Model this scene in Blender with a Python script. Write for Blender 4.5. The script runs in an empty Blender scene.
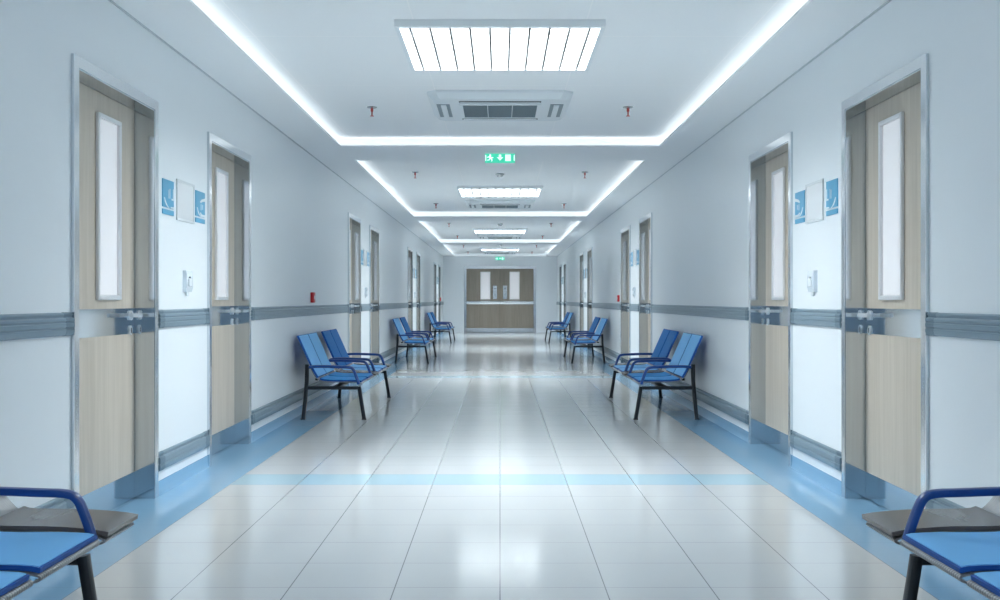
import bpy, bmesh, math
from mathutils import Vector

sc = bpy.context.scene
COL = sc.collection

# ------------------------------------------------------------------ sizes
W = 1.9            # half width of the corridor
HC = 1.085         # eye height
F = 1100.0         # focal length in pixels of the 1000 px wide frame
BAY = 8.85         # the corridor repeats every bay
SOF = HC + 1.463   # soffit height
CEI = HC + 1.553   # coffer ceiling height
YB, YE = -2.7, 36.62   # back and end of the corridor
REC = 0.098        # how far the doors sit back in the wall

# ------------------------------------------------------------------ materials
def new_mat(name):
    m = bpy.data.materials.new(name); m.use_nodes = True
    nt = m.node_tree
    return m, nt, nt.nodes['Principled BSDF']

def mat(name, col, rough=0.5, metal=0.0, spec=0.5, coat=0.0, emit=None, estr=0.0, coat_rough=0.05):
    m, nt, b = new_mat(name)
    b.inputs['Base Color'].default_value = (*col, 1)
    b.inputs['Roughness'].default_value = rough
    b.inputs['Metallic'].default_value = metal
    b.inputs['Specular IOR Level'].default_value = spec
    b.inputs['Coat Weight'].default_value = coat
    b.inputs['Coat Roughness'].default_value = coat_rough
    if emit:
        b.inputs['Emission Color'].default_value = (*emit, 1)
        b.inputs['Emission Strength'].default_value = estr
    return m

def noise_bump(m, scale, strength, dist=0.002, stretch=(1, 1, 1)):
    nt = m.node_tree; b = nt.nodes['Principled BSDF']
    tc = nt.nodes.new('ShaderNodeTexCoord'); mp = nt.nodes.new('ShaderNodeMapping')
    mp.inputs['Scale'].default_value = stretch
    n = nt.nodes.new('ShaderNodeTexNoise'); n.inputs['Scale'].default_value = scale; n.inputs['Detail'].default_value = 4
    bp = nt.nodes.new('ShaderNodeBump'); bp.inputs['Strength'].default_value = strength; bp.inputs['Distance'].default_value = dist
    L = nt.links.new
    L(tc.outputs['Object'], mp.inputs['Vector']); L(mp.outputs['Vector'], n.inputs['Vector'])
    L(n.outputs['Fac'], bp.inputs['Height']); L(bp.outputs['Normal'], b.inputs['Normal'])
    return m

def math_node(nt, op, a, b=None, c=None):
    n = nt.nodes.new('ShaderNodeMath'); n.operation = op
    for i, v in enumerate((a, b, c)):
        if v is None: continue
        if isinstance(v, (int, float)): n.inputs[i].default_value = v
        else: nt.links.new(v, n.inputs[i])
    return n.outputs[0]

def mix_rgb(nt, fac, a, b):
    n = nt.nodes.new('ShaderNodeMix'); n.data_type = 'RGBA'
    for sock, v in ((n.inputs[0], fac), (n.inputs[6], a), (n.inputs[7], b)):
        if isinstance(v, (tuple, list)): sock.default_value = (*v, 1)
        elif isinstance(v, (int, float)): sock.default_value = v
        else: nt.links.new(v, sock)
    return n.outputs[2]

def line_mask(nt, coord, pitch, offset, half):
    """1 on a line of half-width half at every offset + k*pitch"""
    a = math_node(nt, 'SUBTRACT', coord, offset - pitch / 2)
    w = math_node(nt, 'FLOORED_MODULO', a, pitch)
    d = math_node(nt, 'ABSOLUTE', math_node(nt, 'SUBTRACT', w, pitch / 2))
    return math_node(nt, 'LESS_THAN', d, half)

BLUE_FLOOR = (0.24, 0.45, 0.65)
PALE_FLOOR = (0.59, 0.605, 0.61)

def floor_material():
    m, nt, b = new_mat('glossy vinyl tiles')
    tc = nt.nodes.new('ShaderNodeTexCoord'); sp = nt.nodes.new('ShaderNodeSeparateXYZ')
    nt.links.new(tc.outputs['Object'], sp.inputs[0])
    x, y = sp.outputs[0], sp.outputs[1]
    row, colw = BAY / 23, 0.397
    border = math_node(nt, 'GREATER_THAN', math_node(nt, 'ABSOLUTE', x), 4 * colw)
    wy = math_node(nt, 'FLOORED_MODULO', math_node(nt, 'SUBTRACT', y, 6.46), BAY)
    band = math_node(nt, 'LESS_THAN', wy, row)
    blue = math_node(nt, 'MAXIMUM', border, band)
    nz = nt.nodes.new('ShaderNodeTexNoise'); nz.inputs['Scale'].default_value = 1.7; nz.inputs['Detail'].default_value = 3
    nt.links.new(tc.outputs['Object'], nz.inputs['Vector'])
    pale = mix_rgb(nt, nz.outputs['Fac'], tuple(c * 0.95 for c in PALE_FLOOR), tuple(c * 1.04 for c in PALE_FLOOR))
    bandcol = mix_rgb(nt, border, (0.41, 0.575, 0.66), BLUE_FLOOR)
    col = mix_rgb(nt, blue, pale, bandcol)
    gx = line_mask(nt, x, colw, 0.0, 0.0022)
    gy = line_mask(nt, y, row, 6.46, 0.0026)
    inner = math_node(nt, 'SUBTRACT', 1.0, math_node(nt, 'MULTIPLY', border, 0.6))
    g = math_node(nt, 'MULTIPLY', math_node(nt, 'MAXIMUM', math_node(nt, 'MULTIPLY', gx, 0.75), math_node(nt, 'MULTIPLY', gy, 0.4)), inner)
    col = mix_rgb(nt, g, col, (0.12, 0.13, 0.14))
    nt.links.new(col, b.inputs['Base Color'])
    b.inputs['Roughness'].default_value = 0.125
    b.inputs['IOR'].default_value = 2.2
    return m

def ceiling_material():
    m, nt, b = new_mat('ceiling panels')
    tc = nt.nodes.new('ShaderNodeTexCoord'); sp = nt.nodes.new('ShaderNodeSeparateXYZ')
    nt.links.new(tc.outputs['Object'], sp.inputs[0])
    gx = line_mask(nt, sp.outputs[0], 0.962, 0.481, 0.004)
    gy = line_mask(nt, sp.outputs[1], BAY / 6, 6.48, 0.006)
    g = math_node(nt, 'MAXIMUM', gx, gy)
    col = mix_rgb(nt, g, (0.94, 0.955, 0.965), (1.0, 1.0, 1.0))
    nt.links.new(col, b.inputs['Base Color']); b.inputs['Roughness'].default_value = 0.75
    return m

def wood_material(name='pale oak laminate', c0=(0.49, 0.425, 0.345), c1=(0.68, 0.605, 0.515)):
    m, nt, b = new_mat(name)
    tc = nt.nodes.new('ShaderNodeTexCoord'); mp = nt.nodes.new('ShaderNodeMapping')
    mp.inputs['Scale'].default_value = (1, 1, 0.045)
    nt.links.new(tc.outputs['Object'], mp.inputs['Vector'])
    n = nt.nodes.new('ShaderNodeTexNoise'); n.inputs['Scale'].default_value = 34; n.inputs['Detail'].default_value = 7; n.inputs['Roughness'].default_value = 0.65
    n2 = nt.nodes.new('ShaderNodeTexNoise'); n2.inputs['Scale'].default_value = 5; n2.inputs['Detail'].default_value = 3
    nt.links.new(mp.outputs['Vector'], n.inputs['Vector']); nt.links.new(mp.outputs['Vector'], n2.inputs['Vector'])
    r = nt.nodes.new('ShaderNodeValToRGB'); e = r.color_ramp.elements
    e[0].position = 0.28; e[0].color = (*c0, 1)
    e[1].position = 0.72; e[1].color = (*c1, 1)
    f = math_node(nt, 'ADD', math_node(nt, 'MULTIPLY', n.outputs['Fac'], 0.55), math_node(nt, 'MULTIPLY', n2.outputs['Fac'], 0.45))
    nt.links.new(f, r.inputs['Fac']); nt.links.new(r.outputs['Color'], b.inputs['Base Color'])
    b.inputs['Roughness'].default_value = 0.42; b.inputs['Specular IOR Level'].default_value = 0.35
    return m

def shell_material():
    m, nt, b = new_mat('ribbed grey seat shell')
    b.inputs['Base Color'].default_value = (0.25, 0.26, 0.27, 1); b.inputs['Metallic'].default_value = 0.3
    b.inputs['Roughness'].default_value = 0.32
    tc = nt.nodes.new('ShaderNodeTexCoord'); wv = nt.nodes.new('ShaderNodeTexWave')
    wv.bands_direction = 'Y'; wv.inputs['Scale'].default_value = 22
    bp = nt.nodes.new('ShaderNodeBump'); bp.inputs['Strength'].default_value = 0.45; bp.inputs['Distance'].default_value = 0.003
    nt.links.new(tc.outputs['Object'], wv.inputs['Vector']); nt.links.new(wv.outputs['Fac'], bp.inputs['Height'])
    nt.links.new(bp.outputs['Normal'], b.inputs['Normal'])
    return m

M = {}
M['floor'] = floor_material()
M['wall'] = noise_bump(mat('satin white wall paint', (0.83, 0.87, 0.895), 0.33, spec=0.4), 55, 0.03)
M['slate'] = mat('slate blue added wall', (0.13, 0.18, 0.23), 0.5)  # for the added rear wall, dark so the door steel reflects dark
M['soffit'] = mat('soffit paint', (0.94, 0.955, 0.965), 0.65)
M['ceiling'] = ceiling_material()
M['wood'] = wood_material()
M['wood_dark'] = wood_material('grey brown laminate', (0.24, 0.205, 0.165), (0.37, 0.325, 0.27))
M['steel'] = noise_bump(mat('polished steel', (0.62, 0.665, 0.70), 0.09, 1.0), 300, 0.02, 0.001, (1, 1, 0.05))
M['satin'] = mat('satin lever', (0.86, 0.88, 0.90), 0.38, 0.85)
M['casing'] = mat('satin steel casing', (0.80, 0.82, 0.84), 0.16, 1.0)
M['white_frame'] = mat('pale door frame', (0.93, 0.95, 0.96), 0.3)
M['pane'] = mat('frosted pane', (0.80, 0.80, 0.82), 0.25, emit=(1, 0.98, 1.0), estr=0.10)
M['window_frame'] = mat('satin window bead', (0.80, 0.80, 0.81), 0.28, 0.25)
M['rail'] = noise_bump(mat('blue grey rail vinyl', (0.22, 0.30, 0.36), 0.33, 0.1, 0.5), 40, 0.08, 0.002, (1, 0.05, 1))
M['rail_cap'] = mat('rail end cap', (0.15, 0.22, 0.27), 0.4, 0.1)
M['skirting'] = mat('blue coved skirting', BLUE_FLOOR, 0.2)
M['gap'] = mat('painted shadow gap', (0.58, 0.62, 0.65), 0.7)  # grey colour stands in for the shade along the wall-ceiling joint
M['lamp'] = mat('lamp diffuser', (0.9, 0.9, 0.9), 0.5, emit=(0.90, 0.97, 1.0), estr=18.0)
M['cove'] = mat('cove light strip', (0.9, 0.9, 0.9), 0.5, emit=(0.90, 0.97, 1.0), estr=0.5)
M['louver'] = mat('louver blades', (0.035, 0.04, 0.043), 0.5)
M['cross_blade'] = mat('cross blades', (0.22, 0.23, 0.235), 0.5)
M['lamp_frame'] = mat('lamp frame', (0.86, 0.89, 0.91), 0.35, 0.0)
M['plastic'] = mat('white plastic', (0.72, 0.77, 0.80), 0.35)
M['vent'] = mat('slate grille', (0.20, 0.26, 0.29), 0.45)
M['dark'] = mat('black slot', (0.02, 0.024, 0.028), 0.5)
M['red'] = mat('red plastic', (0.55, 0.012, 0.02), 0.3)
M['brass'] = mat('red sprinkler', (0.50, 0.07, 0.06), 0.35, 0.3)
M['exit_green'] = mat('exit green', (0.02, 0.38, 0.25), 0.35, emit=(0.06, 0.60, 0.40), estr=0.45)
M['exit_white'] = mat('exit white', (0.8, 0.9, 0.85), 0.35, emit=(0.62, 1.0, 0.85), estr=0.5)
M['sign_blue'] = mat('sign blue', (0.075, 0.36, 0.58), 0.3)
M['sign_white'] = mat('sign white', (0.80, 0.85, 0.88), 0.3)
M['board'] = mat('pale notice sheet', (0.74, 0.77, 0.79), 0.22)
M['alu'] = mat('aluminium frame', (0.62, 0.65, 0.66), 0.25, 0.7)
M['notice_rim'] = mat('pale grey frame', (0.66, 0.70, 0.72), 0.35)
M['dispenser'] = mat('pale blue dispenser', (0.74, 0.81, 0.87), 0.25)
M['leg'] = mat('dark legs', (0.013, 0.017, 0.023), 0.3, 0.2)
M['arm'] = mat('navy armrest', (0.008, 0.055, 0.25), 0.3, coat=0.2)
M['shell'] = shell_material()
M['table'] = noise_bump(mat('dark brown table top', (0.15, 0.135, 0.127), 0.26), 60, 0.06, 0.002, (1, 0.06, 1))
M['pad_edge'] = mat('deep blue pad edge', (0.014, 0.09, 0.37), 0.55, spec=0.25)
M['pad_light'] = noise_bump(mat('light blue pad', (0.22, 0.57, 0.96), 0.6, spec=0.2), 420, 0.12, 0.001)
M['pad_mid'] = noise_bump(mat('mid blue pad', (0.05, 0.35, 0.76), 0.6, spec=0.25), 420, 0.12, 0.001)
M['pad_dark'] = noise_bump(mat('royal blue pad', (0.008, 0.18, 0.52), 0.6, spec=0.1), 420, 0.12, 0.001)

# ------------------------------------------------------------------ mesh helpers
class MB:
    def __init__(self): self.bm = bmesh.new()
    def box(self, x0, x1, y0, y1, z0, z1, bevel=0.0, seg=2):
        xs, ys, zs = sorted((x0, x1)), sorted((y0, y1)), sorted((z0, z1))
        v = [self.bm.verts.new((x, y, z)) for x in xs for y in ys for z in zs]
        fs = [self.bm.faces.new([v[i] for i in q]) for q in
              ((0, 1, 3, 2), (4, 6, 7, 5), (0, 4, 5, 1), (2, 3, 7, 6), (0, 2, 6, 4), (1, 5, 7, 3))]
        if bevel:
            ed = list({e for f in fs for e in f.edges})
            bmesh.ops.bevel(self.bm, geom=ed, offset=bevel, segments=seg, affect='EDGES', profile=0.5)
        return self
    def prism(self, poly, axis, a, b):
        """closed 2D polygon extruded along an axis: poly is (x,z) for 'y', (x,y) for 'z', (y,z) for 'x'"""
        def P(p, t):
            return {'y': (p[0], t, p[1]), 'z': (p[0], p[1], t), 'x': (t, p[0], p[1])}[axis]
        va = [self.bm.verts.new(P(p, a)) for p in poly]; vb = [self.bm.verts.new(P(p, b)) for p in poly]
        n = len(poly)
        for i in range(n):
            j = (i + 1) % n
            self.bm.faces.new((va[i], va[j], vb[j], vb[i]))
        fa = self.bm.faces.new(va[::-1]); fb = self.bm.faces.new(vb)
        return self
    def tube(self, pts, rw, rh=None, n=10, ref=(0, 1, 0)):
        """swept rounded section; rw across ref axis, rh across the other"""
        rh = rh or rw; pts = [Vector(p) for p in pts]; rings = []
        for i, p in enumerate(pts):
            t = (pts[min(i + 1, len(pts) - 1)] - pts[max(i - 1, 0)]).normalized()
            a = Vector(ref); a = (a - t * a.dot(t)).normalized(); b = t.cross(a)
            ring = []
            for k in range(n):
                an = 2 * math.pi * (k + 0.5) / n
                c, s_ = math.cos(an), math.sin(an)
                q = lambda u: math.copysign(abs(u) ** 0.6, u)
                ring.append(self.bm.verts.new(p + a * (rw * q(c)) + b * (rh * q(s_))))
            rings.append(ring)
        for r0, r1 in zip(rings, rings[1:]):
            for k in range(n):
                self.bm.faces.new((r0[k], r0[(k + 1) % n], r1[(k + 1) % n], r1[k]))
        self.bm.faces.new(rings[0][::-1]); self.bm.faces.new(rings[-1])
        return self
    def lathe(self, prof, c=(0, 0, 0), n=24):
        """(r,z) profile around a vertical axis"""
        rings = []
        for r, z in prof:
            if r < 1e-6: rings.append([self.bm.verts.new((c[0], c[1], c[2] + z))])
            else: rings.append([self.bm.verts.new((c[0] + r * math.cos(2 * math.pi * k / n), c[1] + r * math.sin(2 * math.pi * k / n), c[2] + z)) for k in range(n)])
        for r0, r1 in zip(rings, rings[1:]):
            for k in range(n):
                a = [r0[k % len(r0)], r0[(k + 1) % len(r0)], r1[(k + 1) % len(r1)], r1[k % len(r1)]]
                u = []
                for v in a:
                    if v not in u: u.append(v)
                if len(u) > 2: self.bm.faces.new(u)
        return self
    def ribbon(self, prof, th, y0, y1, side=1, ends=True):
        """a sheet along the (x,z) profile, thickened by th towards its left normal, extruded in y"""
        n = len(prof); off = []
        for i, p in enumerate(prof):
            a = prof[max(i - 1, 0)]; b = prof[min(i + 1, n - 1)]
            dx, dz = b[0] - a[0], b[1] - a[1]; L = math.hypot(dx, dz)
            off.append((p[0] - dz / L * th * side, p[1] + dx / L * th * side))
        return self.prism(list(prof) + off[::-1], 'y', y0, y1)
    def build(self, name, material, parent=None, smooth=True, angle=35, loc=None):
        bm = self.bm
        bmesh.ops.remove_doubles(bm, verts=bm.verts, dist=1e-6)
        bmesh.ops.recalc_face_normals(bm, faces=bm.faces)
        if smooth:
            for f in bm.faces: f.smooth = True
            for e in bm.edges:
                if len(e.link_faces) != 2 or e.calc_face_angle(0) > math.radians(angle): e.smooth = False
        me = bpy.data.meshes.new(name); bm.to_mesh(me); bm.free()
        me.materials.append(M[material])
        o = bpy.data.objects.new(name, me); COL.objects.link(o)
        if parent: o.parent = parent
        if loc: o.location = loc
        return o

def empty(name, loc, label=None, cat=None, group=None, kind=None):
    o = bpy.data.objects.new(name, None); COL.objects.link(o)
    o.location = loc; o.empty_display_size = 0.1
    return tag(o, label, cat, group, kind)

def tag(o, label=None, cat=None, group=None, kind=None):
    for k, v in (('label', label), ('category', cat), ('group', group), ('kind', kind)):
        if v: o[k] = v
    return o

def copy_tree(o, parent=None):
    c = o.copy(); COL.objects.link(c)
    if parent: c.parent = parent
    for ch in list(o.children): copy_tree(ch, c)
    return c

def smooth_path(pts, it=2):
    """corner cutting, ends kept"""
    for _ in range(it):
        out = [pts[0]]
        for a, b in zip(pts, pts[1:]):
            out.append(tuple(a[i] * 0.75 + b[i] * 0.25 for i in range(len(a))))
            out.append(tuple(a[i] * 0.25 + b[i] * 0.75 for i in range(len(a))))
        out.append(pts[-1]); pts = out
    return pts

SIDES = ((-1, 'left'), (1, 'right'))
ORD = ['nearest', 'second', 'third', 'farthest']
ORD8 = ['first', 'second', 'third', 'fourth', 'fifth', 'sixth', 'seventh', 'eighth']
DOORS = []                      # clear opening of each door along the corridor
for g in range(4):
    DOORS += [(4.93 + BAY * g, 6.01 + BAY * g), (7.195 + BAY * g, 8.275 + BAY * g)]
CAS = 0.06                      # width of the door frame's face
DTOP, DOUT = HC + 1.036, HC + 1.092

# ------------------------------------------------------------------ the room
fl = MB().box(-2.12, 2.12, YB, YE, -0.08, 0).build('floor', 'floor', smooth=False)
tag(fl, 'glossy pale tiled floor with blue border and cross bands', 'floor', kind='structure')

for s, side in SIDES:
    w = MB(); y = YB
    for a, b in DOORS:
        w.box(s * W, s * 2.2, y, a - CAS, 0, CEI + 0.1)
        w.box(s * W, s * 2.2, a - CAS, b + CAS, DOUT, CEI + 0.1)
        y = b + CAS
    w.box(s * W, s * 2.2, y, YE, 0, CEI + 0.1)
    tag(w.build('wall_' + side, 'wall', smooth=False), side + ' white corridor wall with eight recessed doors', 'wall', kind='structure')
    k = MB(); y = YB
    for a, b in DOORS + [(YE + CAS, 0)]:
        k.prism([(s * W, 0.0), (s * (W - 0.014), 0.0), (s * (W - 0.007), 0.012), (s * (W - 0.004), 0.04), (s * (W - 0.004), 0.077), (s * W, 0.077)], 'y', y, a - CAS)
        y = b + CAS
    tag(k.build('baseboard_' + side, 'skirting'), 'low blue coved skirting along the ' + side + ' wall', 'baseboard', kind='structure')
    tag(MB().box(s * W, s * (W - 0.006), YB, YE, SOF - 0.010, SOF).build('trim_' + ('1' if s < 0 else '2'), 'gap', smooth=False),
        'thin grey painted shadow line where the ' + side + ' wall meets the ceiling', 'trim', kind='structure')

# end wall with the double door's opening, and an unseen wall added for dark reflections in the door steel
DW, DH = 1.20, HC + 1.125
e = MB()
e.box(-2.2, -DW, YE, YE + 0.25, 0, CEI + 0.1).box(DW, 2.2, YE, YE + 0.25, 0, CEI + 0.1).box(-DW, DW, YE, YE + 0.25, DH, CEI + 0.1)
tag(e.build('wall_far', 'wall', smooth=False), 'pale end wall around the double door', 'wall', kind='structure')
tag(MB().box(-2.2, 2.2, YB - 0.2, YB, 0, CEI + 0.1).build('wall_near', 'slate', smooth=False), 'added unseen slate blue wall closing the corridor behind the viewer', 'wall', kind='structure')

# soffit and beams: a lowered ceiling with a ledge around each coffer
LIP, BACK, TH = 1.52, 1.64, 0.013
COFFERS = [(2.69 + BAY * c, min(10.48 + BAY * c, YE - 0.05)) for c in range(4)]
COFFERS.insert(0, (YB + 0.4, 1.63))  # added coffer out of view, holds the extra strip and lamp
sf = MB()
for s in (-1, 1):
    sf.box(s * LIP, s * BACK, YB, YE, SOF, SOF + TH)
    sf.box(s * BACK, s * 1.95, YB, YE, SOF, CEI + 0.1)
REB = 0.12
y = YB
for a, b in COFFERS:
    sf.box(-LIP, LIP, y, a, SOF, SOF + TH)
    sf.box(-BACK, BACK, y if y == YB else y + REB, a - REB, SOF + TH, CEI + 0.1)
    y = b
sf.box(-LIP, LIP, y, YE, SOF, SOF + TH)
tag(sf.build('ceiling_soffit', 'soffit', smooth=False), 'lowered grey white ceiling border and cross beams', 'ceiling', kind='structure').name = 'ceiling'
tag(MB().box(-1.95, 1.95, YB, YE, CEI, CEI + 0.06).build('ceiling_coffer', 'ceiling', smooth=False), 'panelled white ceiling inside the lit coffers', 'ceiling', kind='structure').name = 'ceiling.001'

# cove lights: a strip of light around each coffer on the ledge, the unseen rear one added
for c, (a, b) in enumerate(COFFERS):
    t = MB(); z0, z1 = SOF + TH + 0.0005, SOF + TH + 0.003
    ya, yb = a - REB + 0.004, min(b + REB, YE) - 0.004; last = c == len(COFFERS) - 1
    for s in (-1, 1):
        t.box(s * (LIP + 0.012), s * (BACK - 0.02), ya + 0.014, yb - 0.014, z0, z1)
    t.box(-LIP + 0.012, LIP - 0.012, ya + 0.014, ya + 0.104, z0, z1)
    t.box(-LIP + 0.012, LIP - 0.012, yb - (0.034 if last else 0.104), yb - (0.002 if last else 0.014), z0, z1)
    o = t.build('cove_light', 'cove', smooth=False)
    tag(o, 'glowing white light strip hidden around the %s ceiling coffer' % (['added unseen rear'] + ORD)[c], 'cove light', 'cove lights around the coffers')

# ------------------------------------------------------------------ doors
def handle_parts(root, s, hy, hz, plane, tow):
    h = MB()
    x0 = plane
    h.prism([(hy + 0.026 * math.cos(t * math.pi / 12), hz + 0.026 * math.sin(t * math.pi / 12)) for t in range(24)], 'x', x0, x0 - s * 0.010)
    h.tube([(x0 - s * 0.008, hy, hz), (x0 - s * 0.055, hy, hz)], 0.011, ref=(0, 0, 1))
    h.tube(smooth_path([(x0 - s * 0.040, hy, hz), (x0 - s * 0.062, hy, hz), (x0 - s * 0.062, hy + tow * 0.03, hz), (x0 - s * 0.060, hy + tow * 0.16, hz + 0.002)]), 0.011, 0.009, ref=(0, 0, 1))
    o = h.build('handle', 'satin', root)
    k = MB()
    k.prism([(hy + 0.022 * math.cos(t * math.pi / 12), hz - 0.08 + 0.026 * math.sin(t * math.pi / 12)) for t in range(24)], 'x', x0, x0 - s * 0.007)
    ko = k.build('keyhole_plate', 'satin', root)
    MB().box(x0 - s * 0.0072, x0 - s * 0.0085, hy - 0.004, hy + 0.004, hz - 0.094, hz - 0.068).build('keyhole', 'dark', ko, smooth=False)

def make_door(s):
    L = 1.08; cx = s * W
    root = empty('door', (cx, 0, 0))
    pl = s * REC                     # face of the leaf
    f = MB()
    jin, jout = -s * 0.012, s * (REC + 0.05)
    for y0, y1, d in ((-CAS, 0, 1), (L, L + CAS, -1)):
        f.box(jin, jout, y0, y1, 0, DOUT)
        yy = y1 if d > 0 else y0
        f.box(jin, s * 0.022, yy, yy + d * 0.003, 0, DTOP - 0.003)
    f.box(jin, jout, 0, L, DTOP, DOUT)
    f.box(jin, s * 0.022, 0, L, DTOP - 0.003, DTOP)
    f.build('door_frame', 'steel', root, smooth=False)
    c = MB()
    c.box(jin, jin - s * 0.004, -CAS, -0.004, 0, DOUT).box(jin, jin - s * 0.004, L + 0.004, L + CAS, 0, DOUT).box(jin, jin - s * 0.004, -0.004, L + 0.004, DTOP + 0.004, DOUT)
    c.build('casing', 'casing', root, smooth=False)
    wy0, wy1, wz0, wz1 = 0.502, 0.832, HC + 0.0, HC + 0.931
    lf = MB()
    x0, x1 = pl, pl + s * 0.045
    a = 0.0015
    lf.box(x0, x1, a, wy0 + 0.02, 0.006, DTOP - a).box(x0, x1, wy1 - 0.02, L - a, 0.006, DTOP - a)
    lf.box(x0, x1, wy0 + 0.02, wy1 - 0.02, 0.006, wz0 + 0.02).box(x0, x1, wy0 + 0.02, wy1 - 0.02, wz1 - 0.02, DTOP - a)
    leaf = lf.build('leaf', 'wood', root, smooth=False)
    wf = MB(); wx = pl - s * 0.018; b = 0.024
    def bead(ya, yb, za, zb):
        wf.box(pl, wx, ya, yb, za, zb, 0.003, 1)
    bead(wy0, wy0 + b, wz0, wz1); bead(wy1 - b, wy1, wz0, wz1); bead(wy0 + b, wy1 - b, wz0, wz0 + b); bead(wy0 + b, wy1 - b, wz1 - b, wz1)
    win = wf.build('window_frame', 'window_frame', root)
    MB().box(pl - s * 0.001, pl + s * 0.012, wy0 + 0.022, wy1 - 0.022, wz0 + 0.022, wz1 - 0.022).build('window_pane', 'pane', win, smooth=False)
    MB().box(pl, pl - s * 0.002, a, L - a, HC - 0.182, HC - 0.045).build('push_plate', 'steel', root, smooth=False)
    MB().box(pl, pl - s * 0.002, a, L - a, 0.006, 0.148).build('kick_plate', 'steel', root, smooth=False)
    handle_parts(root, s, L - 0.075, 1.002, pl - s * 0.002, -1)
    return root

n = 0
for s, side in SIDES:
    proto = make_door(s)
    for i, (a, b) in enumerate(DOORS):
        o = proto if i == 0 else copy_tree(proto)
        n += 1
        o.location = (s * W, a, 0); o.name = 'door_%d' % n
        tag(o, '%s pale wood door from the camera on the %s wall' % (ORD8[i], side), 'door', 'wooden doors along the corridor', 'structure')

def make_double_door():
    root = empty('door_17', (0, YE, 0), 'wide double wooden door at the far end of the corridor', 'door', kind='structure')
    f = MB()
    iw, ih = DW - 0.085, DH - 0.085
    for s in (-1, 1): f.box(s * iw, s * DW, -0.02, 0.12, 0, DH)
    f.box(-iw, iw, -0.02, 0.12, ih, DH)
    f.build('door_frame', 'casing', root, smooth=False)
    for s in (-1, 1):
        x0, x1 = s * 0.003, s * (iw - 0.004)
        wx0, wx1, wz0, wz1 = s * 0.33, s * 0.64, HC + 0.03, HC + 0.93
        l = MB()
        l.box(x0, wx0, 0.03, 0.075, 0.006, ih - 0.004).box(wx1, x1, 0.03, 0.075, 0.006, ih - 0.004)
        l.box(wx0, wx1, 0.03, 0.075, 0.006, wz0).box(wx0, wx1, 0.03, 0.075, wz1, ih - 0.004)
        leaf = l.build('leaf', 'wood_dark', root, smooth=False)
        b = MB()
        b.box(wx0 - s * .012, wx0 + s * .018, 0.018, 0.03, wz0 - .012, wz1 + .012).box(wx1 - s * .018, wx1 + s * .012, 0.018, 0.03, wz0 - .012, wz1 + .012)
        b.box(wx0 + s * .018, wx1 - s * .018, 0.018, 0.03, wz0 - .012, wz0 + .018).box(wx0 + s * .018, wx1 - s * .018, 0.018, 0.03, wz1 - .018, wz1 + .012)
        wf = b.build('window_frame', 'window_frame', leaf, smooth=False)
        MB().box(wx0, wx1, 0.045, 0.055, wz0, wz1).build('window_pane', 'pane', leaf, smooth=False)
        p = MB().box(s * 0.10, s * 0.235, 0.022, 0.03, HC + 0.03, HC + 0.48, 0.006, 1)
        pl = p.build('pull_plate', 'casing', leaf)
        h = MB()
        h.tube(smooth_path([(s * .168, 0.022, HC + .12), (s * .168, -0.03, HC + .13), (s * .168, -0.03, HC + .30), (s * .168, 0.022, HC + .31)]), 0.012, ref=(1, 0, 0))
        h.build('pull_handle', 'steel', pl)
        MB().box(s * 0.157, s * 0.179, 0.019, 0.022, HC + 0.37, HC + 0.40).build('keyhole', 'dark', pl, smooth=False)
        MB().prism([(0.03, HC - .155), (-.005, HC - .145), (-.018, HC - .11), (-.018, HC - .05), (0.0, HC - .03), (0.03, HC - .022)], 'x', x0, x1).build('crash_bar', 'casing', leaf)
        MB().box(x0, x1, 0.026, 0.03, 0.006, 0.15).build('kick_plate', 'casing', leaf, smooth=False)
make_double_door()

# ------------------------------------------------------------------ rails on the walls
RAIL = [(0, .930), (.012, .930), (.018, .936), (.022, .948), (.022, .957), (.018, .960), (.018, .964), (.022, .967), (.022, .983), (.018, .986), (.018, .990), (.022, .993), (.021, 1.002), (.016, 1.007), (.009, 1.008), (.009, 1.014), (.012, 1.018), (.012, 1.024), (.006, 1.030), (0, 1.030)]
BUMP = [(0, .136), (.012, .136), (.018, .142), (.022, .152), (.022, .170), (.018, .173), (.018, .177), (.022, .180), (.022, .205), (.018, .212), (.009, .214), (.009, .220), (.012, .224), (.012, .232), (.006, .238), (0, .238)]
segs = []
y = YB + 0.02
for a, b in DOORS: segs.append((y, a - CAS - 0.012)); y = b + CAS + 0.012
segs.append((y, YE - 0.02))
WHERE = ['before the first door'] + \
        ['between the %s and %s doors' % (ORD8[i], ORD8[i + 1]) for i in range(7)] + ['beyond the eighth door']
def scaled(prof, k):
    cz = sum(p[1] for p in prof) / len(prof)
    return [(p[0] * k if p[0] else 0, cz + (p[1] - cz) * k) for p in prof]
for s, side in SIDES:
    for i, (a, b) in enumerate(segs):
        for kind, prof, lab in (('handrail', RAIL, 'grey blue handrail on the %s wall %s'), ('bumper_rail', BUMP, 'low grey bumper rail on the %s wall %s')):
            r = empty(kind, (s * W, a, 0), lab % (side, WHERE[i]), 'handrail' if kind == 'handrail' else 'bumper rail', kind.replace('_', ' ') + 's along the walls')
            L = b - a; cap = 0.09
            MB().prism([(-s * p, z) for p, z in prof], 'y', cap, L - cap).build('rail', 'rail', r, angle=25)
            for y0, y1 in ((0, cap), (L - cap, L)):
                MB().prism([(-s * p, z) for p, z in scaled(prof, 1.03)], 'y', y0, y1).build('end_cap', 'rail_cap', r, angle=25)

# ------------------------------------------------------------------ things on the walls between the doors
def flat(mb, s, y0, y1, z0, z1, d0, d1):
    mb.box(-s * d0, -s * d1, y0, y1, z0, z1); return mb
def poly_on_wall(mb, s, pts, d0, d1):
    mb.prism(pts, 'x', -s * d0, -s * d1); return mb

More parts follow.
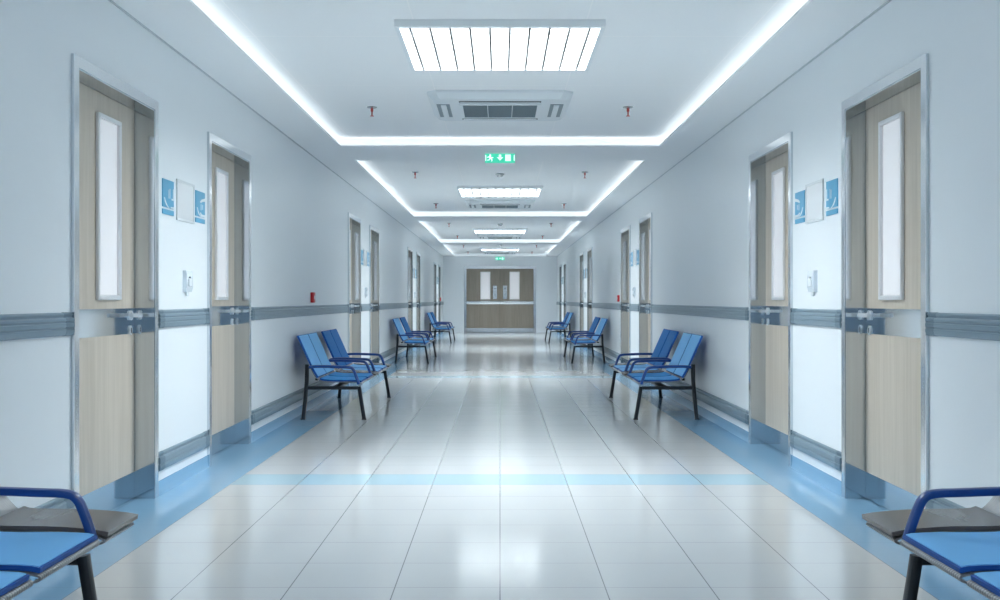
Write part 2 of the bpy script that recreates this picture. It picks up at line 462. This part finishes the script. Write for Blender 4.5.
def make_sign(s, which):
    """a blue plate 0.21 wide with a white pictogram, its own strip below"""
    r = empty('pictogram_sign', (s * W, 0, 0))
    w = 0.21
    z0, z1 = 1.612, 1.770
    flat(MB(), s, 0, w, z0, z1, 0.0, 0.006).build('plate', 'sign_blue', r, smooth=False)
    flat(MB(), s, 0, w, 1.572, 1.600, 0.0, 0.006).build('caption_strip', 'sign_blue', r, smooth=False)
    g = MB(); d = (0.006, 0.0072)
    H = z1 - z0
    def P(*q): return [(a * w, z0 + b * H) for a, b in q]
    # sweep rising from the lower edge
    poly_on_wall(g, s, P((0.10, 0.34), (0.16, 0.34), (0.26, 0.20), (0.42, 0.06), (0.58, 0.0), (0.46, 0.0), (0.28, 0.08), (0.16, 0.20)), *d)
    if which == 0:
        poly_on_wall(g, s, P((0.50, 0.34), (0.54, 0.34), (0.54, 0.66), (0.50, 0.66)), *d)
        poly_on_wall(g, s, P((0.60, 0.34), (0.64, 0.34), (0.64, 0.70), (0.60, 0.70)), *d)
        poly_on_wall(g, s, P((0.76, 0.30), (0.95, 0.30), (0.95, 0.72), (0.90, 0.72), (0.90, 0.36), (0.76, 0.36)), *d)
        poly_on_wall(g, s, P((0.70, 0.0), (1.0, 0.0), (1.0, 0.07), (0.70, 0.05)), *d)
    else:
        poly_on_wall(g, s, P((0.44, 0.60), (0.62, 0.70), (1.0, 0.78), (1.0, 0.66), (0.66, 0.60), (0.50, 0.54)), *d)
        poly_on_wall(g, s, P((0.44, 0.12), (0.56, 0.0), (1.0, 0.0), (1.0, 0.10), (0.62, 0.10), (0.50, 0.18)), *d)
        poly_on_wall(g, s, P((0.52, 0.26), (0.57, 0.26), (0.57, 0.50), (0.52, 0.50)), *d)
        poly_on_wall(g, s, P((0.70, 0.30), (0.75, 0.30), (0.75, 0.50), (0.70, 0.50)), *d)
    g.build('pictogram', 'sign_white', r, smooth=False)
    return r

def make_notice(s):
    r = empty('notice_frame', (s * W, 0, 0))
    y1, z0, z1, t = 0.365, 1.555, 1.797, 0.014
    f = MB()
    flat(f, s, 0, t, z0, z1, 0, 0.009); flat(f, s, y1 - t, y1, z0, z1, 0, 0.009)
    flat(f, s, t, y1 - t, z0, z0 + t, 0, 0.009); flat(f, s, t, y1 - t, z1 - t, z1, 0, 0.009)
    f.build('frame', 'notice_rim', r, smooth=False)
    flat(MB(), s, t, y1 - t, z0 + t, z1 - t, 0, 0.006).build('blank_sheet', 'board', r, smooth=False)
    return r

def make_dispenser(s):
    r = empty('soap_dispenser', (s * W, 0, 0))
    z0, z1, d = 1.115, 1.262, 0.024
    MB().prism([(0, z0 + .02), (-s * d * .7, z0 + .02), (-s * d, z0 + .045), (-s * d, z1 - .02), (-s * d * .8, z1), (0, z1)], 'y', 0.0, 0.135).build('body', 'dispenser', r, angle=20)
    MB().box(-s * d * .95, -s * (d + .008), 0.035, 0.10, z0 + .05, z0 + .10, 0.004, 1).build('push_lever', 'plastic', r)
    MB().box(-s * d * .2, -s * d * .6, 0.045, 0.09, z0 - .006, z0 + .022, 0.004, 1).build('spout', 'plastic', r)
    MB().box(-s * d * .99, -s * (d + .002), 0.05, 0.085, z1 - .055, z1 - .035).build('level_window', 'alu', r, smooth=False)
    return r

PAIRWORD = ['the two nearest', 'second pair of', 'third pair of', 'farthest pair of']
for s, side in SIDES:
    protos = [make_sign(s, 0), make_sign(s, 1), make_notice(s), make_dispenser(s)]
    for g in range(4):
        for i, (p, y) in enumerate(zip(protos, (6.18, 6.853, 6.45, 6.585))):
            o = p if g == 0 else copy_tree(p)
            o.location = (s * W, y + BAY * g, 0)
            near = 'between %s %s doors' % (PAIRWORD[g], side)
            if i == 0: tag(o, 'blue pictogram sign nearer than the blank frame ' + near, 'sign', 'blue pictogram signs')
            if i == 1: tag(o, 'blue pictogram sign beyond the blank frame ' + near, 'sign', 'blue pictogram signs')
            if i == 2: tag(o, 'blank white notice frame ' + near, 'notice frame', 'blank notice frames')
            if i == 3: tag(o, 'small pale soap dispenser on the wall ' + near, 'soap dispenser', 'soap dispensers')

def call_point(s, y, label):
    r = empty('fire_call_point', (s * W, y, 0), label, 'call point', 'red fire call points')
    z0, z1 = 1.058, 1.162
    MB().box(0, -s * 0.034, 0, 0.105, z0, z1, 0.006, 2).build('housing', 'red', r)
    MB().box(-s * 0.034, -s * 0.0355, 0.032, 0.073, z0 + .034, z1 - .034).build('glass', 'sign_white', r, smooth=False)
call_point(-1, 11.02, 'red fire call point above the handrail behind the first left bench past the doors')
call_point(-1, 34.75, 'tiny red fire call point near the end of the left wall')
call_point(1, 17.45, 'red fire call point beside the fourth door on the right wall')

# ------------------------------------------------------------------ ceiling fittings
def make_lamp():
    r = empty('ceiling_light', (0, 0, CEI))
    h = 0.585; d = 0.042; t = 0.026
    f = MB()
    f.box(-h, h, 0, t, -d, 0).box(-h, h, 2 * h - t, 2 * h, -d, 0)
    f.box(-h, -h + t, t, 2 * h - t, -d, 0).box(h - t, h, t, 2 * h - t, -d, 0)
    f.build('frame', 'lamp_frame', r, smooth=False)
    MB().box(-h + t, h - t, t, 2 * h - t, -0.006, -0.001).build('diffuser', 'lamp', r, smooth=False)
    iw = 2 * (h - t)
    # low-glare louvre: dark blades along the corridor, pale cross blades between them
    l = MB(); q = MB()
    for k in range(10):
        x = (k - 4.5) * 0.1115
        l.box(x - 0.005, x + 0.005, t, 2 * h - t, -d + 0.001, -0.010)
    for k in range(10):
        y = t + iw * (k + 0.5) / 10
        q.box(-h + t, h - t, y - 0.001, y + 0.001, -d + 0.004, -0.008)
    lo = l.build('louver', 'louver', r, smooth=False)
    q.build('cross_blades', 'cross_blade', lo, smooth=False)
    return r

def make_ac():
    r = empty('air_conditioner', (0, 0, CEI))
    a, b, d = 0.545, 0.500, 0.060
    m = 0.535                       # centre
    p = MB(); c = 0.07
    def octa(h, cc): return [(-h + cc, m - h), (h - cc, m - h), (h, m - h + cc), (h, m + h - cc), (h - cc, m + h), (-h + cc, m + h), (-h, m + h - cc), (-h, m - h + cc)]
    rings = []
    for h, z in ((a, 0.0), (a, -0.018), (a - 0.006, -0.024), (b, -d)):
        rings.append([p.bm.verts.new((x, y, z)) for x, y in octa(h, c if h > b else c * .7)])
    for r0, r1 in zip(rings, rings[1:]):
        for k in range(8): p.bm.faces.new((r0[k], r0[(k + 1) % 8], r1[(k + 1) % 8], r1[k]))
    p.bm.faces.new(rings[-1]); p.bm.faces.new(rings[0][::-1])
    p.build('panel', 'plastic', r, angle=15)
    # intake grille: rim, dark slats and two ribs
    g0 = 0.285
    rim = MB()
    for x0, x1, y0, y1 in ((-g0 - .03, g0 + .03, m - g0 - .03, m - g0), (-g0 - .03, g0 + .03, m + g0, m + g0 + .03), (-g0 - .03, -g0, m - g0, m + g0), (g0, g0 + .03, m - g0, m + g0)):
        rim.box(x0, x1, y0, y1, -d - .010, -d)
    rim.build('grille_rim', 'plastic', r, smooth=False)
    gr = MB().box(-g0, g0, m - g0, m + g0, -d - .002, -d)
    for k in range(24):
        yy = m - g0 + (k + .5) * 2 * g0 / 24
        gr.box(-g0, g0, yy - .004, yy + .004, -d - .006, -d - .002)
    gi = gr.build('grille', 'vent', r, smooth=False)
    rb = MB()
    for x in (-g0 / 3, g0 / 3): rb.box(x - .003, x + .003, m - g0, m + g0, -d - .009, -d - .001)
    rb.build('grille_rib', 'plastic', gi, smooth=False)
    for k in range(4):
        u = Vector((math.cos(k * math.pi / 2), math.sin(k * math.pi / 2))); v = Vector((-u.y, u.x))
        def R(o0, o1, half, mb, z0, z1):
            q = [u * o + v * h for o, h in ((o0, -half), (o1, -half), (o1, half), (o0, half))]
            mb.prism([(w.x, m + w.y) for w in q], 'z', z0, z1); return mb
        half = 0.31 if k % 2 else 0.285
        if k % 2:
            R(0.372, 0.412, half, MB(), -d - .003, -d).build('air_slot', 'dark', r, smooth=False)
            R(0.376, 0.392, half - .01, MB(), -d - .008, -d - .003).build('flap', 'plastic', r, smooth=False)
        else:
            R(0.385, 0.485, half, MB(), -d - .003, -d).build('air_slot', 'vent', r, smooth=False)
            R(0.412, 0.452, half - .01, MB(), -d - .012, -d - .003).build('flap', 'plastic', r, smooth=False)
    return r

def make_sprinkler():
    r = empty('fire_sprinkler', (0, 0, CEI))
    MB().lathe([(0, 0), (0.042, 0), (0.040, -0.006), (0.015, -0.012), (0, -0.012)]).build('ceiling_plate', 'alu', r)
    MB().lathe([(0, -0.012), (0.011, -0.012), (0.011, -0.035), (0.006, -0.040), (0.006, -0.070), (0, -0.070)], n=12).build('nozzle', 'brass', r)
    MB().lathe([(0, -0.069), (0.016, -0.071), (0.017, -0.075), (0, -0.077)], n=12).build('deflector', 'brass', r)
    return r

def make_detector():
    r = empty('smoke_detector', (0, 0, CEI))
    MB().lathe([(0, 0), (0.055, 0), (0.055, -0.016), (0.050, -0.020), (0, -0.020)]).build('base', 'alu', r)
    MB().lathe([(0, -0.020), (0.044, -0.020), (0.042, -0.032), (0.026, -0.043), (0, -0.045)]).build('sensor_head', 'alu', r)
    return r

lamp, ac, spr, det = make_lamp(), make_ac(), make_sprinkler(), make_detector()
first = {}
def use(proto, loc, label, cat, group):
    o = proto if proto.name not in first else copy_tree(proto)
    first[proto.name] = 1
    o.location = loc
    return tag(o, label, cat, group)
use(lamp, (0, 6.085, CEI), 'square louvred ceiling light glowing white in the nearest coffer', 'ceiling light', 'louvred ceiling lights')
use(lamp, (0, -1.75, CEI), 'added unseen square louvred ceiling light behind the viewer', 'ceiling light', 'louvred ceiling lights')  # extra lamp out of view, added to light the foreground benches
for c in range(4):
    Y = BAY * c
    if c: use(lamp, (0, 6.085 + Y, CEI), 'square louvred ceiling light glowing white in the %s coffer' % ORD[c], 'ceiling light', 'louvred ceiling lights')
    use(ac, (0, 8.14 + Y, CEI), 'white square cassette air conditioner on the %s coffer ceiling' % ORD[c], 'air conditioner', 'cassette air conditioners')
    for s, side in SIDES:
        use(spr, (s * 1.03, 8.85 + Y, CEI), 'red sprinkler hanging %s of the air conditioner in the %s coffer' % (side, ORD[c]), 'sprinkler', 'red ceiling sprinklers')
        if c: use(spr, (s * 1.03, 4.50 + Y, CEI), 'red sprinkler hanging %s of the smoke detector in the %s coffer' % (side, ORD[c]), 'sprinkler', 'red ceiling sprinklers')
    if c: use(det, (0, 4.66 + Y, CEI), 'round grey smoke detector on the %s coffer ceiling' % ORD[c], 'smoke detector', 'smoke detectors')

def exit_sign(y, z0, label, hung):
    r = empty('exit_sign', (0, y, z0), label, 'exit sign', 'green exit signs')
    w, h = 0.15, 0.098
    MB().box(-w, w, 0, 0.025, 0, h, 0.003, 1).build('light_box', 'exit_green', r)
    def Q(mb, pts): mb.prism([(x, z) for x, z in pts], 'y', -0.0012, 0.0004)
    g = MB()          # running figure, one outline with the head touching the shoulders
    Q(g, [(-.098 + .0095 * math.cos(t * math.pi / 5), .076 + .0095 * math.sin(t * math.pi / 5)) for t in range(10)])
    Q(g, [(-.112, .067), (-.092, .067), (-.086, .042), (-.104, .040)])
    Q(g, [(-.108, .067), (-.116, .061), (-.132, .058), (-.130, .050), (-.110, .053), (-.104, .060)])
    Q(g, [(-.096, .066), (-.082, .054), (-.066, .058), (-.066, .050), (-.084, .044), (-.096, .054)])
    Q(g, [(-.104, .044), (-.094, .042), (-.106, .024), (-.128, .022), (-.128, .030), (-.112, .032)])
    Q(g, [(-.098, .044), (-.086, .044), (-.074, .030), (-.080, .014), (-.088, .014), (-.084, .028)])
    g.build('running_figure', 'exit_white', r, smooth=False)
    g = MB(); Q(g, [(-.012, .082), (.012, .082), (.012, .056), (.032, .056), (0.0, .022), (-.032, .056), (-.012, .056)])
    g.build('arrow', 'exit_white', r, smooth=False)
    g = MB(); Q(g, [(.052, .018), (.108, .018), (.108, .082), (.052, .082)])
    g.build('doorway', 'exit_white', r, smooth=False)
    for s in (-1, 1):
        g = MB(); Q(g, [(s * .138, .02), (s * .148, .02), (s * .148, .078), (s * .138, .078)])
        g.build('end_mark', 'exit_white', r, smooth=False)
    if hung:
        b = MB()
        for x in (-0.09, 0.09): b.box(x - .006, x + .006, 0.008, 0.018, h, SOF - z0)
        b.build('hanger', 'alu', r, smooth=False)
exit_sign(11.0, HC + 1.372, 'green exit sign hanging under the nearest ceiling beam', True)
exit_sign(YE - 0.028, HC + 1.330, 'small green exit sign on the end wall above the double door', False)

# ------------------------------------------------------------------ benches
PX = 1.55       # distance of a bench's origin from the corridor's centre line
def make_bench(s):
    root = empty('waiting_bench', (s * PX, 0, 0))
    X = lambda p: s * (p - PX)
    # --- frame
    for u in (0.06, 2.30):
        for name, pts in (('front', [(1.280, .300), (1.268, .22), (1.232, 0)]), ('rear', [(1.752, .500), (1.756, .30), (1.787, 0)])):
            t = MB(); rr = 0.021
            path = smooth_path(pts, 1)
            t.tube([(X(p), u, z) for p, z in path], rr, 0.018, n=12)
            lg = t.build('leg', 'leg', root)
            p = pts[-1][0]
            MB().box(X(p - .0215), X(p + .0215), u - .024, u + .024, 0, 0.012, 0.003, 1).build('foot', 'leg', lg)
        MB().box(X(1.285), X(1.76), u - .014, u + .014, .272, .302, .004, 1).build('crossbar', 'leg', root)
    MB().box(X(1.47), X(1.53), 0.074, 2.66, .268, .300, .006, 2).build('beam', 'leg', root)
    MB().box(X(1.69), X(1.72), 0.30, 2.20, .335, .358, .006, 2).build('rear_beam', 'leg', root)
    # --- seats
    shell = smooth_path([(1.282, .306), (1.260, .312), (1.257, .330), (1.30, .338), (1.42, .339), (1.54, .338), (1.640, .346), (1.690, .396), (1.728, .478)], 2)
    seat_top = smooth_path([(1.266, .333), (1.30, .340), (1.42, .342), (1.53, .341), (1.622, .348), (1.646, .360)], 1)
    back = [(1.668, .374), (1.722, .466), (1.785, .608), (1.852, .756)]
    def lift(prof, k, d0, d1, ya, yb, name, m, par):
        pr = [(X(p), z) for p, z in prof]
        # offset the profile by d0, then thicken to d1
        n = len(pr); off = []
        for i in range(n):
            a = pr[max(i - 1, 0)]; b = pr[min(i + 1, n - 1)]
            dx, dz = b[0] - a[0], b[1] - a[1]; L = math.hypot(dx, dz)
            off.append((pr[i][0] - dz / L * d0 * k, pr[i][1] + dx / L * d0 * k))
        mb = MB().ribbon(off, d1, ya, yb, k)
        bmesh.ops.bevel(mb.bm, geom=[e for e in mb.bm.edges if len(e.link_faces) == 2 and e.calc_face_angle(0) > 1.0], offset=min(d1 * .3, .005), segments=2, affect='EDGES')
        return mb.build(name, m, par)
    k = s
    def trim(prof, t):
        (a, b), (c, d) = prof[0], prof[1]; L = math.hypot(c - a, d - b)
        p0 = (a + (c - a) / L * t, b + (d - b) / L * t)
        (a, b), (c, d) = prof[-1], prof[-2]; L = math.hypot(c - a, d - b)
        p1 = (a + (c - a) / L * t, b + (d - b) / L * t)
        return [p0] + prof[1:-1] + [p1]
    for pair, (us, sm, bmat) in enumerate((((.105, .600), 'pad_mid', 'pad_light'), ((1.450, 1.945), 'pad_light', 'pad_dark'))):
        for u in us:
            ua, ub = u, u + 0.425
            MB().ribbon([(X(p), z) for p, z in shell], -.006, ua - .012, ub + .012, k).build('seat_shell', 'shell', root)
            sp = lift(seat_top, k, 0.0, .014, ua, ub, 'seat_pad', 'pad_edge', root)
            lift(trim(seat_top, .008), k, .013, .004, ua + .005, ub - .005, 'seat_cover', sm, sp)
            bp = lift(back, k, .001, .017, ua - .022, ub + .022, 'back_pad', 'pad_edge', root)
            lift(trim(back, .006), k, .017, .004, ua - .017, ub + .017, 'back_cover', bmat, bp)
    # --- tables
    tshell = smooth_path([(1.282, .302), (1.260, .308), (1.257, .322), (1.30, .336), (1.42, .345), (1.54, .346), (1.640, .352), (1.690, .398), (1.704, .425)], 2)
    for ua, ub in ((1.085, 1.375), (2.425, 2.715)):
        MB().ribbon([(X(p), z) for p, z in tshell], -.007, ua + .004, ub - .012, k).build('table_shell', 'shell', root)
        tp = [(1.250, .331), (1.30, .340), (1.42, .349), (1.54, .350), (1.62, .352), (1.646, .360)]
        mb = MB().ribbon([(X(p), z) for p, z in smooth_path(tp, 1)], .015, ua, ub, k)
        bmesh.ops.bevel(mb.bm, geom=[e for e in mb.bm.edges if len(e.link_faces) == 2 and e.calc_face_angle(0) > 1.0], offset=.005, segments=2, affect='EDGES')
        mb.build('table_top', 'table', root)
    # --- armrests
    arm = smooth_path([(1.765, .455), (1.735, .478), (1.60, .482), (1.46, .476), (1.372, .474), (1.338, .462), (1.318, .42), (1.292, .345), (1.285, .318)], 2)
    for u in (0.072, 1.052, 1.412, 2.398):
        MB().tube([(X(p), u, z) for p, z in arm], .018, .0135, n=12).build('armrest', 'arm', root)
    return root

SEEN = ['at the %s edge of the picture in the foreground', 'along the %s wall, first whole one from the camera', 'along the %s wall, second whole one from the camera', 'along the %s wall, farthest one before the end door']
for s, side in SIDES:
    proto = make_bench(s)
    for b in range(4):
        o = proto if b == 0 else copy_tree(proto)
        o.location = (s * PX, 1.08 + BAY * b, 0)
        tag(o, 'blue padded waiting bench ' + SEEN[b] % side, 'bench', 'blue waiting benches along the walls')

# ------------------------------------------------------------------ camera, world, look
cam = bpy.data.cameras.new('camera'); co = bpy.data.objects.new('camera', cam); COL.objects.link(co)
cam.sensor_width = 36; cam.lens = 36 * F / 1000
cam.clip_start = 0.05; cam.clip_end = 200
co.location = (0, 0, HC); co.rotation_euler = (math.pi / 2, 0, 0)
sc.camera = co

wd = bpy.data.worlds.new('world'); sc.world = wd; wd.use_nodes = True
wd.node_tree.nodes['Background'].inputs[0].default_value = (0.02, 0.02, 0.022, 1)

vs = sc.view_settings
vs.view_transform = 'Standard'; vs.look = 'None'; vs.gamma = 1; vs.use_curve_mapping = False
vs.exposure = 1.02
cy = sc.cycles
cy.use_denoising = True
cy.use_adaptive_sampling = False
cy.use_guiding = True
cy.use_surface_guiding = True
cy.guiding_training_samples = 32
cy.light_sampling_threshold = 0.0
cy.max_bounces = 12; cy.diffuse_bounces = 7; cy.glossy_bounces = 6
cy.sample_clamp_indirect = 10.0
